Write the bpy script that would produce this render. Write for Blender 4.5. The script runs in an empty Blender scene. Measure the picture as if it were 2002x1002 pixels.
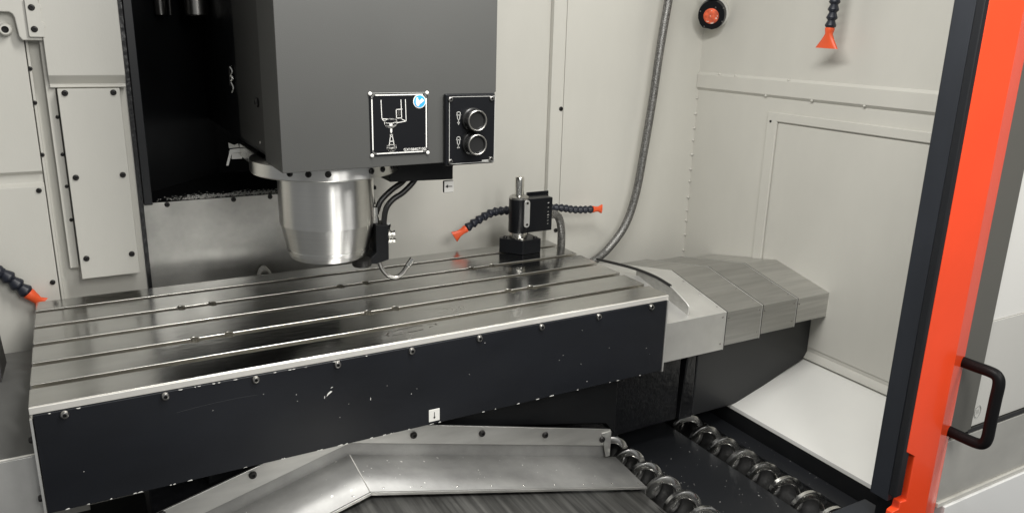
import bpy, bmesh, math, random
from mathutils import Vector, Matrix, noise
random.seed(7)
scn = bpy.context.scene
col = scn.collection

# ------------------------------------------------------------------ camera
cam_d = bpy.data.cameras.new('camera'); cam = bpy.data.objects.new('camera', cam_d); col.objects.link(cam)
cam_d.sensor_width = 36; cam_d.lens = 27.53; cam_d.clip_start = 0.02; cam_d.clip_end = 100
RT = (0.8732682, -0.4866208, 0.0245526); DN = (-0.1141262, -0.2532752, -0.9606388); FW = (0.4736854, 0.8360932, -0.2767134)
m = Matrix.Identity(4)
for i in range(3):
    m[i][0] = RT[i]; m[i][1] = -DN[i]; m[i][2] = -FW[i]
m[0][3], m[1][3], m[2][3] = 0.0, 0.0, 0.591
cam.matrix_world = m
scn.camera = cam

# ------------------------------------------------------------------ light
w = bpy.data.worlds.new('World'); scn.world = w; w.use_nodes = True
bg = w.node_tree.nodes['Background']; bg.inputs[0].default_value = (0.98, 0.99, 0.985, 1); bg.inputs[1].default_value = 0.22
def area(name, loc, target, sx, sy, power, colr=(1, .985, .95)):
    d = bpy.data.lights.new(name, 'AREA'); d.shape = 'RECTANGLE'; d.size = sx; d.size_y = sy; d.energy = power; d.color = colr
    o = bpy.data.objects.new(name, d); col.objects.link(o); o.location = loc
    o.rotation_euler = (Vector(target) - Vector(loc)).to_track_quat('-Z', 'Y').to_euler()
    return o
area('workshop_light', (0.42, -1.0, 1.45), (0.6, 1.7, 0.1), 0.38, 0.9, 20)
area('workshop_light', (1.02, -1.0, 1.45), (0.8, 1.7, 0.1), 0.38, 0.9, 12)
area('machine_ceiling_lamp', (0.65, 0.92, 1.32), (1.0, 1.14, -.3), 1.1, 0.22, 26)
area('door_fill_light', (2.3, -0.5, 1.9), (1.9, .85, -.3), 0.9, 0.6, 23)  # added fill lamp that brightens the door face and kick panel
scn.view_settings.view_transform = 'Standard'; scn.view_settings.look = 'None'
scn.view_settings.exposure = 0.10; scn.view_settings.gamma = 1; scn.view_settings.use_curve_mapping = False

# ------------------------------------------------------------------ materials
def mat(name, base, rough=.5, metal=0., noise_amt=0., noise_scale=8., stretch=(1, 1, 1), rough_amt=0., bump=0., bump_scale=200., coat=0., spec=.5,
        chips=None, detail=4.):
    """base colour with soft noise variation, roughness variation, fine bump; chips=(colour, scale, threshold) adds small hard-edged flecks"""
    mt = bpy.data.materials.new(name); mt.use_nodes = True
    nt = mt.node_tree; b = nt.nodes['Principled BSDF']; N = nt.nodes.new; L = nt.links.new
    b.inputs['Base Color'].default_value = (*base, 1); b.inputs['Roughness'].default_value = rough; b.inputs['Metallic'].default_value = metal
    b.inputs['Coat Weight'].default_value = coat; b.inputs['Specular IOR Level'].default_value = spec
    tc = N('ShaderNodeTexCoord'); mp = N('ShaderNodeMapping'); mp.inputs['Scale'].default_value = stretch
    L(tc.outputs['Object'], mp.inputs[0])
    colour = None
    if noise_amt or rough_amt:
        n = N('ShaderNodeTexNoise'); n.inputs['Scale'].default_value = noise_scale; n.inputs['Detail'].default_value = detail; n.inputs['Roughness'].default_value = .6
        L(mp.outputs[0], n.inputs['Vector'])
        if noise_amt:
            r = N('ShaderNodeMapRange'); r.inputs[1].default_value = .3; r.inputs[2].default_value = .7
            r.inputs[3].default_value = 1 - noise_amt; r.inputs[4].default_value = 1 + noise_amt * .6
            L(n.outputs[0], r.inputs[0])
            mx = N('ShaderNodeMix'); mx.data_type = 'RGBA'; mx.blend_type = 'MULTIPLY'; mx.inputs[0].default_value = 1
            mx.inputs[6].default_value = (*base, 1); L(r.outputs[0], mx.inputs[7]); L(mx.outputs[2], b.inputs['Base Color']); colour = mx.outputs[2]
        if rough_amt:
            n2 = N('ShaderNodeTexNoise'); n2.inputs['Scale'].default_value = noise_scale * .6; n2.inputs['Detail'].default_value = 5
            L(mp.outputs[0], n2.inputs['Vector'])
            r2 = N('ShaderNodeMapRange'); r2.inputs[1].default_value = .3; r2.inputs[2].default_value = .7
            r2.inputs[3].default_value = rough - rough_amt; r2.inputs[4].default_value = rough + rough_amt
            L(n2.outputs[0], r2.inputs[0]); L(r2.outputs[0], b.inputs['Roughness'])
    if chips:
        cc, sc, th = chips
        v = N('ShaderNodeTexNoise'); v.inputs['Scale'].default_value = sc; v.inputs['Detail'].default_value = 1.5
        L(tc.outputs['Object'], v.inputs['Vector'])
        r = N('ShaderNodeMapRange'); r.inputs[1].default_value = th; r.inputs[2].default_value = th + .012
        L(v.outputs[0], r.inputs[0])
        mx = N('ShaderNodeMix'); mx.data_type = 'RGBA'; L(r.outputs[0], mx.inputs[0])
        if colour: L(colour, mx.inputs[6])
        else: mx.inputs[6].default_value = (*base, 1)
        mx.inputs[7].default_value = (*cc, 1); L(mx.outputs[2], b.inputs['Base Color'])
    if bump:
        nb = N('ShaderNodeTexNoise'); nb.inputs['Scale'].default_value = bump_scale; nb.inputs['Detail'].default_value = 3
        L(mp.outputs[0], nb.inputs['Vector'])
        bp = N('ShaderNodeBump'); bp.inputs['Strength'].default_value = bump; bp.inputs['Distance'].default_value = .001
        L(nb.outputs[0], bp.inputs['Height']); L(bp.outputs[0], b.inputs['Normal'])
    return mt
M = {}
WALL = (.60, .588, .536)
M['wall'] = mat('wall_paint', WALL, .40, noise_amt=.055, noise_scale=4, stretch=(1, 1, .45), rough_amt=.07, bump=.12, bump_scale=350, detail=7)
M['ramp'] = mat('ramp_paint', (.76, .755, .72), .35, noise_amt=.03, noise_scale=4, bump=.1, bump_scale=300)  # white paint, made paler still for the light its upward face catches
M['seam'] = mat('seam_shadow', (.06, .058, .052), .8)
M['steel'] = mat('ground_steel', (.50, .499, .487), .185, 1., noise_amt=.16, noise_scale=9, stretch=(.5, 1.6, 1), rough_amt=.06, bump=.25, bump_scale=60)
M['edge'] = mat('bright_steel_edge', (.82, .80, .75), .38, .45, noise_amt=.06, noise_scale=20)
M['slot_wall'] = mat('milled_slot_wall', (.66, .64, .59), .30, 1., noise_amt=.12, noise_scale=12)
M['sheet'] = mat('sheet_steel', (.74, .735, .71), .44, .8, noise_amt=.10, noise_scale=10, rough_amt=.06, bump=.1, bump_scale=300)
M['zinc'] = mat('mottled_zinc_sheet', (.38, .378, .367), .54, .75, noise_amt=.30, noise_scale=7, rough_amt=.08, bump=.15, bump_scale=200, chips=((.85, .84, .8), 60., .765), detail=8)
M['brushed_sheet'] = mat('brushed_sheet_steel', (.60, .595, .57), .38, .95, noise_amt=.13, noise_scale=60, stretch=(.10, 1.0, 2.2), rough_amt=.05, detail=6)
for k_, f_ in ((1, .74), (2, .70), (3, .92)):
    M['brushed_sheet_%d' % k_] = mat('brushed_sheet_steel_%d' % k_, (.66*f_, .655*f_, .635*f_), .36, .95, noise_amt=.16, noise_scale=50, stretch=(.10, 1.0, 2.2), rough_amt=.06)
M['cover_dark'] = mat('oily_dark_sheet', (.11, .11, .106), .45, .35, noise_amt=.15, noise_scale=8)
M['channel'] = mat('wet_dark_channel', (.012, .012, .012), .45, .0, noise_amt=.3, noise_scale=20)
M['sheet_dull'] = mat('dull_sheet_steel', (.46, .455, .43), .46, 1., noise_amt=.2, noise_scale=10, rough_amt=.1, bump=.15, bump_scale=250)
M['scratch'] = mat('scratched_steel', (.40, .397, .38), .38, .9, noise_amt=.8, noise_scale=46, stretch=(1.0, .05, 1), rough_amt=.1)
M['brushed'] = mat('turned_steel', (.70, .68, .63), .24, 1., noise_amt=.06, noise_scale=30, stretch=(.02, .02, 9), rough_amt=.04)
M['chrome'] = mat('bright_metal', (.75, .74, .70), .16, 1.)
M['bolt'] = mat('socket_screw_steel', (.42, .41, .39), .28, 1.)
M['blackox'] = mat('black_oxide', (.018, .017, .016), .38, .3)
M['hexhole'] = mat('socket_hole', (.004, .004, .004), .7)
M['apron'] = mat('black_apron_paint', (.0085, .0097, .0130), .42, noise_amt=.3, noise_scale=6, stretch=(.6, 1, 1.3), rough_amt=.10, spec=.38, detail=7, bump=.08, bump_scale=300)
M['black'] = mat('black_paint', (.0055, .006, .0068), .45, spec=.3, noise_amt=.2, noise_scale=8, rough_amt=.1)
M['cast'] = mat('black_casting', (.0065, .007, .0085), .36, noise_amt=.3, noise_scale=20, bump=1.0, bump_scale=70)
for n_ in M['cast'].node_tree.nodes:
    if n_.type == 'BUMP': n_.inputs['Distance'].default_value = .0022
M['dark_smooth'] = mat('dark_grey_paint', (.0115, .0125, .0145), .40, spec=.4, noise_amt=.1, noise_scale=5, bump=.05)
M['housing_grey'] = mat('housing_grey_paint', (.021, .022, .0235), .42, noise_amt=.1, noise_scale=5, bump=.05)
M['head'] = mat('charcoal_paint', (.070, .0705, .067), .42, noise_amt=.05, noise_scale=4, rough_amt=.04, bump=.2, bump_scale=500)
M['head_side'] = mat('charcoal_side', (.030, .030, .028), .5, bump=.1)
M['orange'] = mat('orange_paint', (.95, .078, .020), .24, coat=.25, noise_amt=.06, noise_scale=5, bump=.10, bump_scale=400, rough_amt=.05)
M['orange_plastic'] = mat('orange_plastic', (.80, .105, .03), .42, noise_amt=.06, noise_scale=40)
M['hose'] = mat('navy_plastic', (.012, .0145, .024), .42, noise_amt=.12, noise_scale=30)
M['rubber'] = mat('black_rubber', (.012, .012, .012), .38)
M['seal'] = mat('door_seal', (.017, .020, .026), .5, noise_amt=.25, noise_scale=12, stretch=(1, 1, .3))
M['door_grey'] = mat('door_frame_grey', (.115, .112, .098), .4, noise_amt=.03)
M['gloss_white'] = mat('gloss_white_paint', (.90, .90, .88), .3)
M['door_panel'] = mat('door_panel_metal', (.52, .51, .47), .42, .35, noise_amt=.1, noise_scale=6, stretch=(1, 1, 1.5))
M['pane'] = mat('door_pane', (.62, .61, .57), .16, noise_amt=.03, noise_scale=3)
M['white'] = mat('white_plate', (.80, .79, .75), .4)
M['whiteline'] = mat('white_print', (.82, .81, .77), .5)
M['blue'] = mat('blue_print', (.035, .36, .74), .4)
M['sign'] = mat('black_plate', (.0065, .007, .0085), .30, noise_amt=.1, spec=.3)
M['signline'] = mat('grey_print', (.45, .45, .43), .5)
M['sticker'] = mat('orange_sticker', (.80, .14, .06), .4, noise_amt=.5, noise_scale=60, chips=((.75, .68, .6), 95., .60))
M['chip'] = mat('metal_chip', (.85, .84, .80), .4, .3)
M['faint'] = mat('faint_scratch', (.055, .056, .058), .5)
M['flange_sheet'] = mat('flange_steel', (.62, .615, .59), .42, .9, noise_amt=.14, noise_scale=16, stretch=(.4, 1, 2), rough_amt=.08)
M['swirl'] = mat('polished_scratch', (.62, .61, .58), .34, 1.)
M['stain'] = mat('oil_stain', (.10, .09, .075), .3, .6, noise_amt=.6, noise_scale=50)
def braid():
    mt = bpy.data.materials.new('steel_braid'); mt.use_nodes = True; nt = mt.node_tree; b = nt.nodes['Principled BSDF']; N = nt.nodes.new; L = nt.links.new
    tc = N('ShaderNodeTexCoord'); v = N('ShaderNodeTexVoronoi'); v.inputs['Scale'].default_value = 330
    L(tc.outputs['Object'], v.inputs['Vector'])
    r = N('ShaderNodeValToRGB'); r.color_ramp.elements[0].color = (.36, .355, .34, 1); r.color_ramp.elements[1].color = (.12, .118, .112, 1)
    r.color_ramp.elements[0].position = .2; r.color_ramp.elements[1].position = .6
    L(v.outputs['Distance'], r.inputs[0]); L(r.outputs[0], b.inputs['Base Color'])
    b.inputs['Metallic'].default_value = .7; b.inputs['Roughness'].default_value = .42
    bp = N('ShaderNodeBump'); bp.inputs['Strength'].default_value = .4; bp.inputs['Distance'].default_value = .001
    L(v.outputs['Distance'], bp.inputs['Height']); L(bp.outputs[0], b.inputs['Normal'])
    return mt
M['grip'] = mat('handle_grip', (.006, .006, .0065), .45, spec=.15)
M['braid'] = braid()
def turned():
    mt = mat('turned_steel_streaked', (.78, .775, .75), .35, 1., noise_amt=.05, noise_scale=30, stretch=(.02, .02, 9)); nt = mt.node_tree; b = nt.nodes['Principled BSDF']
    tg = nt.nodes.new('ShaderNodeTangent'); tg.direction_type = 'RADIAL'; tg.axis = 'Z'
    nt.links.new(tg.outputs[0], b.inputs['Tangent']); b.inputs['Anisotropic'].default_value = .96; b.inputs['Anisotropic Rotation'].default_value = .25
    return mt
M['turned'] = turned()
M['auger'] = mat('worn_auger_steel', (.80, .795, .77), .24, 1., noise_amt=.25, noise_scale=25, rough_amt=.08)

# ------------------------------------------------------------------ geometry helpers
class G:
    def __init__(s): s.b = bmesh.new()
    def box(s, x0, x1, y0, y1, z0, z1):
        v = [s.b.verts.new(p) for p in ((x0,y0,z0),(x1,y0,z0),(x1,y1,z0),(x0,y1,z0),(x0,y0,z1),(x1,y0,z1),(x1,y1,z1),(x0,y1,z1))]
        for f in ((3,2,1,0),(4,5,6,7),(0,1,5,4),(1,2,6,5),(2,3,7,6),(3,0,4,7)): s.b.faces.new([v[i] for i in f])
        return s
    def prism(s, pts, axis, a0, a1):
        def P(p, a):
            if axis == 'x': return (a, p[0], p[1])
            if axis == 'y': return (p[0], a, p[1])
            return (p[0], p[1], a)
        A = [s.b.verts.new(P(p, a0)) for p in pts]; B = [s.b.verts.new(P(p, a1)) for p in pts]; n = len(pts)
        s.b.faces.new(A); s.b.faces.new(B[::-1])
        for i in range(n): s.b.faces.new((A[i], B[i], B[(i+1) % n], A[(i+1) % n]))
        return s
    def lathe(s, prof, o, ax=(0, 0, 1), seg=24, flat=None):
        """profile of (radius, height) turned about axis ax through o; flat=(direction, [factor per ring]) squashes rings"""
        ax = Vector(ax).normalized(); q = Vector((0, 0, 1)).rotation_difference(ax); o = Vector(o)
        rings = []
        for r, h in prof:
            if r < 1e-6: rings.append([s.b.verts.new(o + ax * h)])
            else: rings.append([s.b.verts.new(o + q @ Vector((r * math.cos(2*math.pi*k/seg), r * math.sin(2*math.pi*k/seg), h))) for k in range(seg)])
        for A, B in zip(rings, rings[1:]):
            for k in range(seg):
                k2 = (k + 1) % seg
                if len(A) == 1 and len(B) == 1: continue
                if len(A) == 1: s.b.faces.new((A[0], B[k2], B[k]))
                elif len(B) == 1: s.b.faces.new((A[k], A[k2], B[0]))
                else: s.b.faces.new((A[k], A[k2], B[k2], B[k]))
        return s
    def cyl(s, o, ax, r, h, seg=20, bev=0.):
        if bev: pr = [(0, 0), (r, 0), (r, h - bev), (r - bev, h), (0, h)]
        else: pr = [(0, 0), (r, 0), (r, h), (0, h)]
        return s.lathe(pr, o, ax, seg)
    def tube(s, pts, r, seg=12, smooth=8, r2=None):
        pts = [Vector(p) for p in pts]
        P = []
        if smooth and len(pts) > 2:
            Q = [2*pts[0]-pts[1]] + pts + [2*pts[-1]-pts[-2]]
            for i in range(1, len(Q) - 2):
                for k in range(smooth):
                    t = k / smooth; a, b_, c, d = Q[i-1], Q[i], Q[i+1], Q[i+2]
                    P.append(.5 * ((2*b_) + (-a + c)*t + (2*a - 5*b_ + 4*c - d)*t*t + (-a + 3*b_ - 3*c + d)*t**3))
            P.append(pts[-1])
        else: P = pts
        n = None; prev = None; first = None
        for i, p in enumerate(P):
            t = (P[min(i+1, len(P)-1)] - P[max(i-1, 0)]).normalized()
            if n is None: n = t.orthogonal().normalized()
            n = (n - t * n.dot(t)).normalized(); b_ = t.cross(n)
            rr = r if r2 is None else r + (r2 - r) * i / (len(P) - 1)
            ring = [s.b.verts.new(p + rr * (math.cos(2*math.pi*k/seg) * n + math.sin(2*math.pi*k/seg) * b_)) for k in range(seg)]
            if prev:
                for k in range(seg): s.b.faces.new((prev[k], prev[(k+1) % seg], ring[(k+1) % seg], ring[k]))
            else: s.b.faces.new(ring[::-1])
            prev = ring
        s.b.faces.new(prev)
        return s
    def quad(s, *ps):
        s.b.faces.new([s.b.verts.new(p) for p in ps]); return s
    def mesh(s, name, off=(0, 0, 0), smooth=True, ang=35):
        bmesh.ops.recalc_face_normals(s.b, faces=s.b.faces)
        bmesh.ops.translate(s.b, verts=s.b.verts, vec=-Vector(off))
        me = bpy.data.meshes.new(name); s.b.to_mesh(me); s.b.free()
        if smooth:
            for p in me.polygons: p.use_smooth = True
            me.set_sharp_from_angle(angle=math.radians(ang))
        return me
def wloc(o):
    v = Vector((0, 0, 0))
    while o: v += o.location; o = o.parent
    return v
def obj(name, g, material, parent=None, bevel=0., seg=2, origin=None, ang=35):
    """link geometry given in world coordinates as one mesh object, child of parent when given"""
    base = wloc(parent) if parent else Vector((0, 0, 0))
    org = Vector(origin) if origin else (base if parent else Vector((0, 0, 0)))
    me = g.mesh(name, org, True, ang)
    me.materials.append(M[material])
    o = bpy.data.objects.new(name, me); col.objects.link(o); o.location = org - base
    if parent: o.parent = parent
    if bevel:
        bv = o.modifiers.new('bevel', 'BEVEL'); bv.width = bevel; bv.segments = seg; bv.limit_method = 'ANGLE'; bv.angle_limit = math.radians(30); bv.harden_normals = True
    return o
def tag(o, label, cat, group=None):
    o['label'] = label; o['category'] = cat
    if group: o['group'] = group
    return o
def thing(name, loc, label, cat, group=None):
    o = bpy.data.objects.new(name, None); col.objects.link(o); o.location = loc; o.empty_display_size = .05
    return tag(o, label, cat, group)
def struct(name, loc=(0, 0, 0)):
    o = bpy.data.objects.new(name, None); col.objects.link(o); o.location = loc; o['kind'] = 'structure'; return o
_scr = {}
def screw(parent, pos, ax=(0, -1, 0), r=.006, h=.005, material='blackox', name='screw', hole=True):
    """button-head socket screw whose head stands on pos and points along ax; mesh data shared between alike screws"""
    key = (material, r, h)
    if key not in _scr:
        g = G().lathe([(0, 0), (r, 0), (r, h*.55), (r*.82, h*.9), (r*.62, h), (r*.45, h), (r*.42, h*.35), (0, h*.35)], (0, 0, 0), (0, 0, 1), 18)
        me = g.mesh('screw'); me.materials.append(M[material]); me.materials.append(M['hexhole'])
        for p in me.polygons:
            c = p.center
            if math.hypot(c.x, c.y) < r * .46 and c.z < h*.8 and c.z > h*.2: p.material_index = 1
        _scr[key] = me
    o = bpy.data.objects.new(name, _scr[key]); col.objects.link(o)
    o.location = Vector(pos) - wloc(parent); o.parent = parent
    o.rotation_euler = Vector((0, 0, 1)).rotation_difference(Vector(ax)).to_euler()
    return o
def strip(g, x0, z0, x1, z1, wd, y, d=.0006):
    """a flat printed line from (x0,z0) to (x1,z1) lying on the plane at y facing -Y"""
    a = Vector((x0, 0, z0)); b_ = Vector((x1, 0, z1)); t = (b_ - a).normalized(); n = Vector((-t.z, 0, t.x)) * wd * .5; e = t * wd * .5
    P = [a - e - n, b_ + e - n, b_ + e + n, a - e + n]
    g.prism([(p.x, p.z) for p in P], 'y', y - d, y)
def text_mesh(name, body, size, loc, material, parent, rot=(math.pi/2, 0, 0), extrude=.0003, align='CENTER'):
    c = bpy.data.curves.new(name, 'FONT'); c.body = body; c.size = size; c.extrude = extrude; c.align_x = align; c.align_y = 'CENTER'; c.resolution_u = 2
    t = bpy.data.objects.new(name, c); col.objects.link(t)
    dg = bpy.context.evaluated_depsgraph_get(); me = bpy.data.meshes.new_from_object(t.evaluated_get(dg))
    bpy.data.objects.remove(t); bpy.data.curves.remove(c)
    me.materials.append(M[material])
    o = bpy.data.objects.new(name, me); col.objects.link(o); o.rotation_euler = rot; o.location = Vector(loc) - wloc(parent); o.parent = parent
    return o

# ================================================================== SETTING
# ---- back wall, right of the spindle head
wb = struct('wall_back', (1.2, 2.0, 0))
obj('panel', G().box(.60, 1.275, 2.02, 2.04, -.45, 1.25), 'wall', wb)
obj('panel', G().box(1.252, 1.2962, 2.0, 2.018, -.45, 1.25), 'wall', wb, .002)
obj('panel', G().box(1.2975, 1.84, 2.0, 2.018, -.45, 1.25), 'wall', wb, .0008)
for x, z in ((1.288, .37), (1.287, -.004)): screw(wb, (x, 2.0, z), r=.0065, h=.005)
for k in range(12):
    z = .395 - k * .047 + random.uniform(-.008, .008); r = random.uniform(.004, .006)
    obj('weld_bead', G().lathe([(0, -r), (r*.8, -r*.5), (r, 0), (r*.75, r*.6), (0, r)], (1.8185, 1.9985, z), (random.uniform(-.3, .3), 0, 1), 8), 'wall', wb, ang=180)
# ---- right wall
wr = struct('wall_right', (1.822, 1.5, 0))
obj('panel', G().box(1.822, 1.84, .93, 2.0, -.30, 1.25), 'wall', wr)
rail = obj('rail', G().prism([(1.8222, .419), (1.8135, .428), (1.8135, .470), (1.8222, .478)], 'y', .93, 1.9985), 'wall', wr, .001)
for y, z in ((1.83, .474), (1.70, .424), (1.53, .424), (1.36, .425), (1.9, .475), (1.62, .474)):
    obj('weld_bead', G().lathe([(0, -.004), (.0035, -.002), (.004, 0), (.003, .003), (0, .004)], (1.8155, y, z), (0, 1, 0), 8), 'wall', wr, ang=180)
fo, fi = (1.683, .380), (1.645, .353)
obj('window_frame', G().prism([(.93, fi[1]), (fi[0], fi[1]), (fi[0], -.29), (fo[0], -.29), (fo[0], fo[1]), (.93, fo[1])], 'x', 1.814, 1.8219), 'wall', wr, .003, 3)
obj('window_panel', G().box(1.8195, 1.8218, .93, fi[0] - .004, -.28, fi[1] - .004), 'wall', wr, .001)
screw(wr, (1.814, 1.668, .352), (-1, 0, 0), r=.0035, h=.003)
obj('ledge', G().prism([(1.822, -.292), (1.814, -.298), (1.808, -.312), (1.822, -.318)], 'y', .93, 1.45), 'wall', wr, .001)
obj('ramp', G().prism([(1.830, -.314), (1.535, -.404), (1.535, -.416), (1.830, -.332)], 'y', .88, 1.46), 'ramp', wr, .0015)
# ---- left part of the back wall
wl = struct('wall_back_left', (-.1, 1.97, 0))
obj('panel', G().box(-.9, .118, 1.972, 1.99, -.6, 1.25), 'wall', wl)
obj('panel', G().prism([(1.95, -.6), (1.95, .243), (1.962, .250), (1.962, .268), (1.95, .276), (1.95, .70), (1.968, .70), (1.968, -.6)], 'x', -.9, -.0635), 'wall', wl, .0012)
obj('edge_strip', G().box(-.0615, -.0565, 1.955, 1.97, -.1, .70), 'wall', wl, .0008)
for x, z in ((-.074, .026), (-.075, .234)): screw(wl, (x, 1.95, z), r=.0055, h=.004)
for z in (.42, .31, .49): screw(wl, (-.0595, 1.955, z), r=.0045, h=.004)
obj('edge_strip', G().box(-.036, -.0185, 1.945, 1.97, .055, .56), 'wall', wl, .001)
for z in (.39, .31, .24, .165): screw(wl, (-.0215, 1.945, z), r=.004, h=.003)
# ---- chip trough under the table
tr = struct('floor', (1.3, 1.2, -.5))
obj('trough_wall', G().box(1.5352, 1.548, .70, 1.75, -.56, -.4165), 'black', tr)
obj('trough_wall', G().box(1.05, 1.056, .70, 1.75, -.56, -.43), 'black', tr)
obj('trough_plate', G().prism([(1.491, -.470), (1.535, -.462), (1.535, -.468), (1.491, -.476)], 'y', .70, 1.75), 'dark_smooth', tr, .0008)
obj('trough_plate', G().prism([(1.205, -.474), (1.297, -.466), (1.389, -.474), (1.389, -.480), (1.205, -.480)], 'y', .70, 1.75), 'dark_smooth', tr, .0008)
for xc in (1.44, 1.155):
    pr = [(xc + .0505 * math.cos(a), -.478 + .05 * math.sin(a)) for a in [math.pi + math.pi * k / 12 for k in range(13)]]
    pr2 = [(xc + .0545 * math.cos(a), -.478 + .054 * math.sin(a)) for a in [2*math.pi - math.pi * k / 12 for k in range(13)]]
    obj('auger_channel', G().prism(pr + pr2, 'y', .70, 1.75), 'channel', tr)
obj('machine_base', G().box(-.9, 1.9, .4, 2.2, -.62, -.56), 'black', tr)
obj('trough_sill', G().box(1.10, 1.475, .885, .955, -.45, -.405), 'seal', tr, .003)
# ---- black recess left of the head
rc = struct('wall_recess', (.3, 2.1, .18))
obj('frame_strip', G().box(.1285, .147, 1.955, 2.0, .182, 1.25), 'dark_smooth', rc, .002)
obj('gap_panel', G().box(.1195, .1275, 1.962, 2.0, -.2, 1.25), 'cast', rc)
obj('side_panel', G().box(.140, .147, 2.002, 2.12, .182, 1.25), 'black', rc)
obj('angled_panel', G().prism([(.147, 2.10), (.36, 2.345), (.70, 2.345), (.70, 2.36), (.34, 2.36), (.140, 2.12)], 'z', .182, 1.25), 'black', rc)
obj('floor_panel', G().box(.147, .70, 1.985, 2.36, .172, .181), 'black', rc)
obj('recess_light_block', G().box(.12, .70, 1.99, 2.36, .80, .82), 'black', rc)  # unseen lid, added to keep world light out of the recess
obj('front_panel', G().box(.128, .66, 1.978, 1.984, -.35, .182), 'sheet_dull', rc, .001)
for x in (.179, .33, .418): screw(rc, (x, 1.978, .176), r=.006, h=.004)
g = G()
for k in range(1500):
    x = random.uniform(.155, .45); y = 1.9825 + abs(random.gauss(0, .022)) ; z = .182 + random.uniform(0, .004)
    if random.random() > min(1, max(.06, (x - .17) / .08)) * (.35 + .65 * (noise.noise(Vector((x*45, y*60, 0))) > -.1)): continue
    s_ = random.uniform(.0012, .0045); a = random.uniform(0, math.pi)
    dx, dy = s_ * math.cos(a), s_ * math.sin(a); t = random.uniform(.0005, .0025)
    g.quad((x - dx, y - dy, z), (x + dy*.4, y - dx*.4, z + t), (x + dx, y + dy, z + .0008), (x - dy*.4, y + dx*.4, z))
ch = obj('metal_chips', g, 'chip'); ch['kind'] = 'stuff'; tag(ch, 'bright metal chips heaped along the sill of the black recess', 'metal chips')

# ================================================================== WORK TABLE
T = thing('work_table', (.542, 1.625, -.19), 'long slotted steel work table with a black front apron', 'machine table')
X0, X1 = -.109, 1.193
slots = [1.4305 + .1 * k for k in range(5)]
notch_rows = {1: (.165, .229, .517, .580, .865, .926), 3: (.165, .229, .517, .580, .865, .926)}
ys = [1.351] + [c for s_ in slots for c in (s_ - .009, s_ + .009)] + [1.900]
def landpoly(y0, y1, nf, nb):
    pts = [(X0, y0)]
    for x in nf:
        for k in range(7):
            a = math.pi - math.pi * k / 6; pts.append((x + .007 * math.cos(a), y0 + .009 * math.sin(a)))
    pts += [(X1, y0), (X1, y1)]
    for x in reversed(nb):
        for k in range(7):
            a = math.pi * k / 6; pts.append((x + .007 * math.cos(a), y1 - .006 * math.sin(a)))
    pts.append((X0, y1)); return pts
for i in range(6):
    nf = notch_rows.get(i - 1, ()) ; nb = notch_rows.get(i, ())
    obj('table_land', G().prism(landpoly(ys[2*i], ys[2*i+1], nf, nb), 'z', -.022, 0), 'steel', T, .0016, 2)
for o in T.children:
    o.data.materials.append(M['slot_wall'])
    for p in o.data.polygons:
        if abs(p.normal.z) < .5: p.material_index = 1
obj('table_body', G().box(X0 + .004, X1 - .004, 1.356, 1.896, -.15, -.0225), 'sheet_dull', T)
obj('front_edge', G().box(X0, X1, 1.3470, 1.3508, -.0132, -.0012), 'edge', T, .001)
ap = obj('apron', G().box(-.1045, 1.187, 1.3445, 1.3500, -.1925, -.0140), 'apron', T, .0012)
obj('end_plate', G().prism([(1.3435, -.02), (1.3435, -.045), (1.3405, -.075), (1.3435, -.195), (1.88, -.195), (1.88, -.02)], 'x', -.1095, -.1060), 'sheet', T)
obj('end_plate', G().box(1.1880, 1.1915, 1.3435, 1.88, -.195, -.012), 'sheet', T)
for z in (-.058, -.165): screw(T, (-.1095, 1.352, z), (-1, 0, 0), r=.006, h=.006)
for k in range(9): screw(T, (-.061 + .15 * k, 1.3445, -.0212), r=.0068, h=.006, material='bolt')
lb = obj('arrow_label', G().box(.575, .599, 1.3432, 1.3444, -.186, -.159), 'white', T, .002)
g = G(); strip(g, .587, -.166, .587, -.178, .0012, 1.3431); g.prism([(.5845, -.176), (.5895, -.176), (.587, -.1805)], 'y', 1.3425, 1.3431)
obj('arrow', g, 'blackox', lb)
# flaked paint on the apron
def flake(xc, zc, pts, parent):
    obj('paint_flake', G().prism([(xc + a * .001, zc + b_ * .001) for a, b_ in pts], 'y', 1.3441, 1.3447), 'white', parent)
flake(.370, -.078, [(-4, -5), (-1, -2), (5, 2), (7, 4), (4, 5), (-1, 2), (-3, -1)], ap)
flake(.362, -.083, [(-1, -3), (0, -3), (1, 1), (0, 3)], ap)
flake(.452, -.106, [(-.6, -3), (.6, -3), (.8, 2), (0, 2.6)], ap)
flake(.376, -.066, [(-2, -1), (0, -1), (3, .4), (1, .8)], ap)
for k in range(46):      # chips along the lower edge of the apron
    x = random.uniform(-.08, 1.18); 
    if x > .75 and random.random() < .5: continue
    l = random.uniform(.8, 4.5); h = random.uniform(.5, 1.6)
    flake(x, -.1917, [(-l, -.5), (l, -.5), (l*.6, h), (-l*.3, h*.7)], ap)
for k in range(16):      # chips along the upper edge
    x = random.uniform(-.09, .45); l = random.uniform(.8, 4); h = random.uniform(.4, 1.0)
    flake(x, -.0150, [(-l, .6), (l, .6), (l*.5, -h), (-l*.4, -h*.6)], ap)
for k in range(20):
    x = random.uniform(-.05, 1.15); z = random.uniform(-.185, -.03); r = random.uniform(.4, 1.0)
    flake(x, z, [(-r, -r*.4), (r*.4, -r*.7), (r, r*.3), (-r*.2, r*.7)], ap)
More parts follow.
